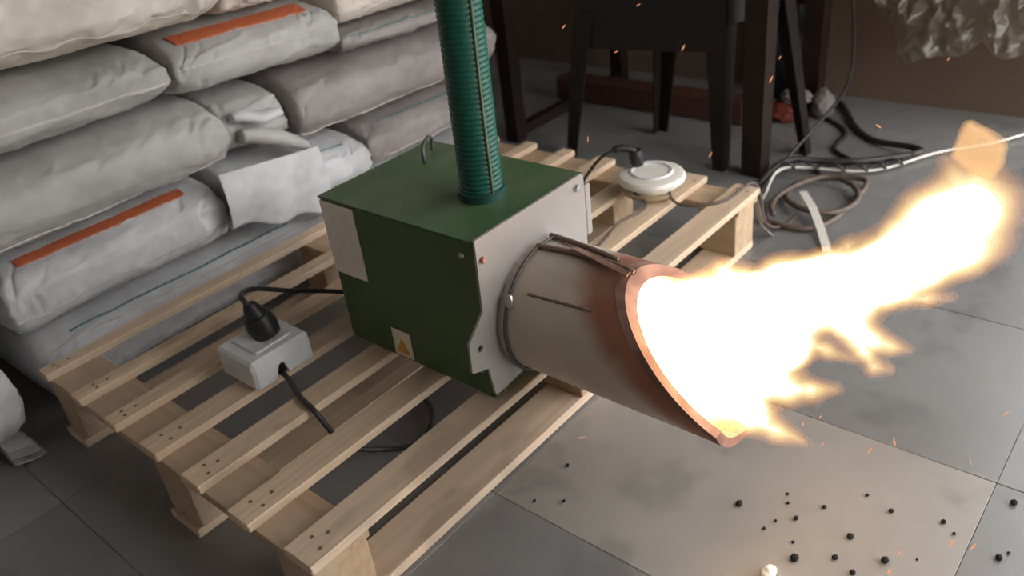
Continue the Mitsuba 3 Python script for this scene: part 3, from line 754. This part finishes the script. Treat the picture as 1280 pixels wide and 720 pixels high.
# ------------------------------------------------------------------ wires on the floor
W = [(1.40, 0.085, 0.006), (1.437, 0.089, 0.008), (1.525, 0.099, 0.030), (1.588, 0.069, 0.020), (1.628, -0.017, 0.012), (1.664, -0.082, 0.010), (1.715, -0.121, 0.010), (1.785, -0.155, 0.010), (1.865, -0.207, 0.010), (1.944, -0.279, 0.010), (2.055, -0.344, 0.010), (2.15, -0.45, 0.008)]
add('silver_wire', tube(W, 0.0036, 8, 120), 'm_strap', None, smooth=True, label='pale silvery wire lying across the floor behind the flame tip', cat='wire')
tw = []
for q, s in enumerate(np.linspace(0, 1, 60)):
    i_ = 1.2 + s * 4.5
    a0, a1 = np.array(W[int(i_) + 1]), np.array(W[min(int(i_) + 2, 11)])
    c = a0 + (a1 - a0) * (i_ % 1)
    tw.append(c + np.array([0.006 * math.cos(s * 40), 0.009 * math.cos(s * 40), 0.009 + 0.0085 * math.sin(s * 40)]))
add('black_cord', tube(tw, 0.0035, 8), 'm_cable', None, smooth=True, label='black cord twisted around the pale silvery wire', cat='cord')
CO = [(1.311, 0.043, 0.008), (1.302, -0.009, 0.008), (1.312, -0.069, 0.008), (1.371, -0.099, 0.008), (1.45, -0.104, 0.008), (1.545, -0.102, 0.008), (1.59, -0.093, 0.014), (1.592, -0.031, 0.010), (1.56, 0.036, 0.008), (1.463, 0.044, 0.008), (1.388, -0.005, 0.018), (1.381, -0.077, 0.018), (1.44, -0.115, 0.018), (1.53, -0.09, 0.02), (1.565, -0.02, 0.02), (1.50, 0.03, 0.02), (1.40, 0.05, 0.014), (1.33, 0.02, 0.016)]
add('coiled_cable', tube(CO, 0.0065, 10, 160), 'm_cable_brown', None, smooth=True, label='dark brown cable lying in loose loops beside the right end of the pallet', cat='cable')
add('floor_cable', tube([(2.10, 0.17, 0.009), (2.03, 0.12, 0.009), (1.924, 0.055, 0.009), (1.85, -0.025, 0.009), (1.82, -0.106, 0.02), (1.80, -0.15, 0.024), (1.72, -0.10, 0.024), (1.66, -0.03, 0.026), (1.63, 0.05, 0.026), (1.58, 0.11, 0.03), (1.52, 0.13, 0.009), (1.45, 0.13, 0.009)], 0.008, 10, 120), 'm_cable', None, smooth=True,
    label='thick black cable curving from the wall to the chair leg', cat='cable')
add('floor_cable', tube([(1.60, 0.02, 0.006), (1.66, 0.03, 0.006), (1.70, -0.02, 0.006), (1.75, 0.04, 0.006), (1.86, 0.06, 0.006), (1.98, 0.17, 0.006), (2.08, 0.25, 0.006)], 0.0055, 10, 80), 'm_cable', None, smooth=True,
    label='thin black cable snaking over the floor under the chair', cat='cable')
add('hanging_cord', tube([(1.46, 0.112, 0.006), (1.543, 0.116, 0.012), (1.65, 0.099, 0.055), (1.8, 0.08, 0.103), (1.95, 0.094, 0.14), (2.05, 0.130, 0.23), (2.1, 0.158, 0.303), (2.14, 0.17, 0.5), (2.155, 0.17, 0.74), (2.168, 0.17, 1.2)], 0.0042, 8, 80), 'm_cable', None, smooth=True,
    label='thin black cord rising from the floor towards the table at the wall', cat='cord')
def ribbon(pts, w, mat, label):
    p = np.array(pts, float)
    d = np.cross(p[-1] - p[0], [0, 0, 1.0]); d /= np.linalg.norm(d)
    parts = []
    for a, b in zip(p[:-1], p[1:]):
        parts += [hull([q + s * d * w / 2 + (0, 0, e) for q in (a, b) for s in (-1, 1) for e in (0, 0.0012)])]
    u_ = m3.Manifold()
    for q in parts:
        u_ = u_ + m3.Manifold(m3.Mesh(np.array(q.vertices, np.float32), np.array(q.faces, np.uint32)))
    return add('packing_strap', man(u_), mat, None, label=label, cat='strap')
ribbon([(1.453, 0.004, 0.024), (1.38, -0.05, 0.026), (1.31, -0.10, 0.012), (1.245, -0.14, 0.002)], 0.018, 'm_strap', 'pale flat packing strap lying over the brown cable loops')
ribbon([(1.195, 0.015, 0.146), (1.215, 0.010, 0.10), (1.235, 0.002, 0.03), (1.26, -0.008, 0.002)], 0.014, 'm_strap', 'pale flat packing strap hanging off the right end of the pallet')

# ------------------------------------------------------------------ table and chair at the back
tb = thing('table', 'dark brown wooden table standing behind the right end of the pallet', 'table')
add('table_top', box(1.44, 2.09, 0.125, 1.35, 0.70, 0.74, 0.004), 'm_darkwood', tb)
add('apron', box(1.49, 1.512, 0.20, 1.29, 0.60, 0.70), 'm_darkwood', tb)
for x, y in ((1.552, 0.172), (1.478, 0.905), (2.05, 0.235), (2.04, 0.905)):
    s0, s1 = (0.026, 0.030) if y < 0.5 else (0.022, 0.024)
    add('leg', hull([(x + a * s, y + b * s, z_) for a in (-1, 1) for b in (-1, 1) for s, z_ in ((s0, 0.0005), (s1, 0.70))]), 'm_darkwood', tb)
add('foot_rail', box(1.495, 2.025, 0.886, 0.915, 0.012, 0.045, 0.002), 'm_darkwood', tb)
add('back_rail', box(2.035, 2.055, 0.266, 0.882, 0.30, 0.36, 0.002), 'm_darkwood', tb)

ch = thing('chair', 'dark brown plastic chair with splayed legs pushed under the table', 'chair')
FEET = [(1.425, 0.680), (1.522, 0.245), (1.715, 0.555), (1.735, 0.10)]
TOPS = [(1.465, 0.650), (1.540, 0.255), (1.735, 0.540), (1.765, 0.185)]
SEATZ = 0.44
cx_, cy_ = 1.62, 0.40
for (fx, fy), (tx_, ty_) in zip(FEET, TOPS):
    sx_, sy_ = np.sign(cx_ - fx), np.sign(cy_ - fy)
    def lp(w0, w1, t_, flip):
        P_ = []
        for x, y, z_, w in ((fx, fy, 0.0005, w0), (tx_, ty_, SEATZ - 0.04, w1)):
            a, b = (w, t_) if flip else (t_, w)
            P_ += [(x, y, z_), (x + sx_ * a, y, z_), (x, y + sy_ * b, z_), (x + sx_ * a, y + sy_ * b, z_)]
        return hull(P_)
    l1, l2 = lp(0.032, 0.058, 0.005, True), lp(0.032, 0.058, 0.005, False)
    mm = [m3.Manifold(m3.Mesh(np.array(q.vertices, np.float32), np.array(q.faces, np.uint32))) for q in (l1, l2)]
    add('leg', man(mm[0] + mm[1]), 'm_chair', ch)
seat = hull([(x, y, z_) for x, y in TOPS for z_ in (SEATZ - 0.004, SEATZ + 0.004)])
add('seat', seat, 'm_chair', ch)
def apron(a, b, za, zb__, t_=0.004):
    a, b = np.array(a), np.array(b)
    d = b - a; n_ = np.array([-d[1], d[0]]) / np.linalg.norm(d) * t_
    return hull([(*(q + s * n_), z_) for q in (a, b) for s in (-1, 1) for z_ in (za, zb__)])
for a, b in ((0, 1), (0, 2), (1, 3), (2, 3)):
    add('apron', apron(TOPS[a], TOPS[b], 0.305 if (a, b) == (0, 1) else 0.37, SEATZ), 'm_chair', ch)
bk = []
add('backrest', hull([(1.745, 0.535, SEATZ), (1.775, 0.19, SEATZ), (1.80, 0.53, 0.68), (1.83, 0.20, 0.68), (1.752, 0.535, SEATZ), (1.782, 0.19, SEATZ), (1.807, 0.53, 0.68), (1.837, 0.20, 0.68)]), 'm_chair', ch)

# things along the far wall
add('wooden_beam', box(1.83, 1.90, 0.345, 1.02, 0.001, 0.075, 0.004), 'm_redbrown', None, label='reddish brown wooden beam lying on the floor under the table', cat='beam')
def lump(c, r, seed, amp=0.25, n=4):
    s = trimesh.creation.icosphere(n, 1.0)
    v = np.array(s.vertices)
    v = v * (1 + amp * (meshkit.fbm(v * 2.2 + seed, 3, seed) - 0.5) * 2)[:, None] * np.array(r) + np.array(c)
    v[:, 2] = np.maximum(v[:, 2], 0.001)
    return trimesh.Trimesh(v, s.faces, process=False)
add('dark_bag', lump((2.11, 0.345, 0.14), (0.055, 0.062, 0.20), 4), 'm_darkbag', None, smooth=True, label='dark bag slumped against the wall behind the chair', cat='bag')
rb = thing('red_bundle', 'small red and white bundle on the floor behind the chair legs', 'bundle')
add('red_cloth', lump((1.925, 0.255, 0.028), (0.04, 0.05, 0.03), 6), 'm_red', rb, smooth=True)
add('white_cloth', lump((1.935, 0.235, 0.072), (0.035, 0.045, 0.022), 8), 'm_rag', rb, smooth=True)
add('white_cloth', lump((1.985, 0.175, 0.04), (0.03, 0.03, 0.045), 9), 'm_rag', rb, smooth=True)

# clear plastic sheet bag hanging by the wall
def plastic_bag():
    nu, nv = 150, 110
    yy = np.linspace(0.075, -0.62, nu)
    U, V = np.meshgrid(np.linspace(0, 1, nu), np.linspace(0, 1, nv), indexing='ij')
    Y = 0.10 - 0.72 * U + 0.03 * (V - 0.5)
    low = np.interp(np.linspace(0, 1, nu), [0, 0.055, 0.14, 0.24, 0.32, 0.40, 0.47, 0.56, 0.7, 1.0], [0.335, 0.245, 0.155, 0.19, 0.185, 0.245, 0.205, 0.22, 0.19, 0.27])
    Z = low[:, None] + (0.82 - low[:, None]) * V
    P = np.stack([0 * Y, Y, Z], -1)
    rid = lambda s, q: np.abs(2 * meshkit.fbm(P * np.array([1, 9, 7]) * s + q, 3, 3) - 1)
    X = 2.03 - 0.05 * np.sin(np.pi * np.clip(U * 1.1, 0, 1)) * (1 - V) + 0.12 * rid(1.0, 3.3) + 0.05 * rid(2.3, 8.1)
    P[..., 0] = np.minimum(X, 2.13)
    id_ = np.arange(nu * nv).reshape(nu, nv)
    q = np.stack([id_[:-1, :-1], id_[1:, :-1], id_[1:, 1:], id_[:-1, 1:]], -1).reshape(-1, 4)
    return trimesh.Trimesh(P.reshape(-1, 3), np.vstack([q[:, [0, 1, 2]], q[:, [0, 2, 3]]]), process=False)
pbag = thing('plastic_sheet', 'crumpled clear plastic sheeting hanging against the wall on the right', 'plastic sheet')
add('film', plastic_bag(), 'm_polythene', pbag, smooth=28)
add('wall_batten', box(2.12, 2.179, -0.44, 0.10, 0.80, 0.84, 0.002), 'm_darkwood', pbag)

# ------------------------------------------------------------------ charred pellets and sparks
PEL = [(0.497, -0.315, 0.0046), (0.552, -0.362, 0.0023), (0.556, -0.414, 0.0028), (0.515, -0.391, 0.0033), (0.524, -0.463, 0.0043), (0.449, -0.418, 0.0053), (0.479, -0.46, 0.0037), (0.509, -0.513, 0.0047), (0.598, -0.491, 0.0033), (0.616, -0.553, 0.0032), (0.7, -0.618, 0.0044), (0.592, -0.626, 0.0041), (0.468, -0.487, 0.0036), (0.474, -0.405, 0.0022), (0.496, -0.37, 0.0022), (0.603, -0.57, 0.0021), (0.536, -0.37, 0.0023), (0.61, -0.454, 0.0023), (0.607, -0.634, 0.0021), (0.426, -0.062, 0.0031), (0.339, -0.065, 0.0024), (0.363, -0.102, 0.0024), (0.475, -0.363, 0.0022), (0.534, -0.545, 0.0016)]
PLAB = {0: 'black charred pellet nearest the nozzle mouth, upper left of the scattered ones', 5: 'big charred pellet at the lower edge, leftmost of three in a row',
        6: 'middle-sized charred pellet at the lower edge, between two bigger ones', 7: 'big charred pellet at the lower edge, rightmost of three in a row',
        10: 'charred pellet at the right edge of the photo, upper of two', 11: 'charred pellet near the right edge of the photo, lower of two',
        19: 'charred pellet just right of the pallet, topmost of three', 20: 'charred pellet just right of the pallet, lower left of three', 21: 'charred pellet just right of the pallet, lower right of three'}
for i, (x, y, r) in enumerate(PEL):
    add('charred_pellet', lump((x, y, r * 0.7), (r * 1.15, r, r * 0.8), 20 + i, 0.3, 2), 'm_char', None, smooth=True, label=PLAB.get(i, 'small black charred pellet lying on the pale floor slab below the flame'), cat='charred pellet', group='charred pellets on the floor')
SPK = [(0.465, -0.063, 0.03, 0.71, -0.7, 0.06, 0.0113), (0.658, -0.436, 0.04, 0.75, -0.27, 0.6, 0.0104), (0.725, -0.451, 0.013, -0.27, -0.45, -0.85, 0.0108), (0.655, -0.563, 0.085, -0.41, -0.31, -0.86, 0.0063), (0.585, -0.596, 0.231, 0.78, -0.49, 0.39, 0.0065), (0.635, -0.376, 0.04, 0.77, -0.35, 0.53, 0.0047), (0.679, -0.354, 0.05, 0.75, -0.27, 0.6, 0.006), (0.69, -0.325, 0.015, 0.5, 0.2, 0.84, 0.0062), (0.557, -0.576, 0.03, 0.66, -0.04, 0.75, 0.0071), (0.496, -0.53, 0.04, 0.69, -0.12, 0.71, 0.008), (0.545, -0.601, 0.05, 0.77, -0.35, 0.53, 0.0089), (0.443, -0.534, 0.06, 0.77, -0.35, 0.53, 0.0057), (1.1, 0.216, 0.525, 0.78, -0.55, 0.31, 0.0077), (0.9, 0.246, 0.533, 0.75, -0.27, 0.6, 0.0072), (1.15, 0.147, 0.434, 0.69, -0.12, 0.71, 0.0111), (0.95, 0.17, 0.48, 0.76, -0.6, 0.23, 0.0058), (1.2, -0.032, 0.417, 0.73, -0.2, 0.66, 0.0061), (1.0, -0.106, 0.444, 0.69, -0.12, 0.71, 0.0108), (0.8, 0.135, 0.372, 0.5, 0.2, 0.84, 0.0084), (1.05, 0.031, 0.266, 0.73, -0.2, 0.66, 0.0093), (0.85, -0.335, 0.448, 0.27, -0.78, -0.57, 0.0067), (1.1, -0.351, 0.473, 0.75, -0.27, 0.6, 0.0063)]
for i, (x, y, z_, a, b, c, l) in enumerate(SPK):
    d = np.array([a, b, c]) / np.linalg.norm([a, b, c])
    o = np.array([x, y, z_])
    r = 0.0007 + 0.0002 * (i % 3)
    k_ = add('spark', tube([o - d * l * 0.62, o - d * l * 0.3, o + d * l * 0.3, o + d * l * 0.62], np.array([0.3, 1, 1, 0.3]) * r, 6), 'm_flame_core', None, label='tiny glowing orange ember sliver flying through the air', cat='spark', group='sparks in the air')
    scene[k_]['emitter'] = {'type': 'area', 'radiance': rgb([1.0 * FLAME_GAIN, 0.36 * FLAME_GAIN, 0.17 * FLAME_GAIN]), 'sampling_weight': 0.002}
add('white_scrap', lump((0.404, -0.402, 0.007), (0.014, 0.010, 0.008), 77, 0.2, 3), 'm_cream', None, smooth=True, label='small white scrap on the floor at the lower edge, in front of the pellets', cat='scrap')
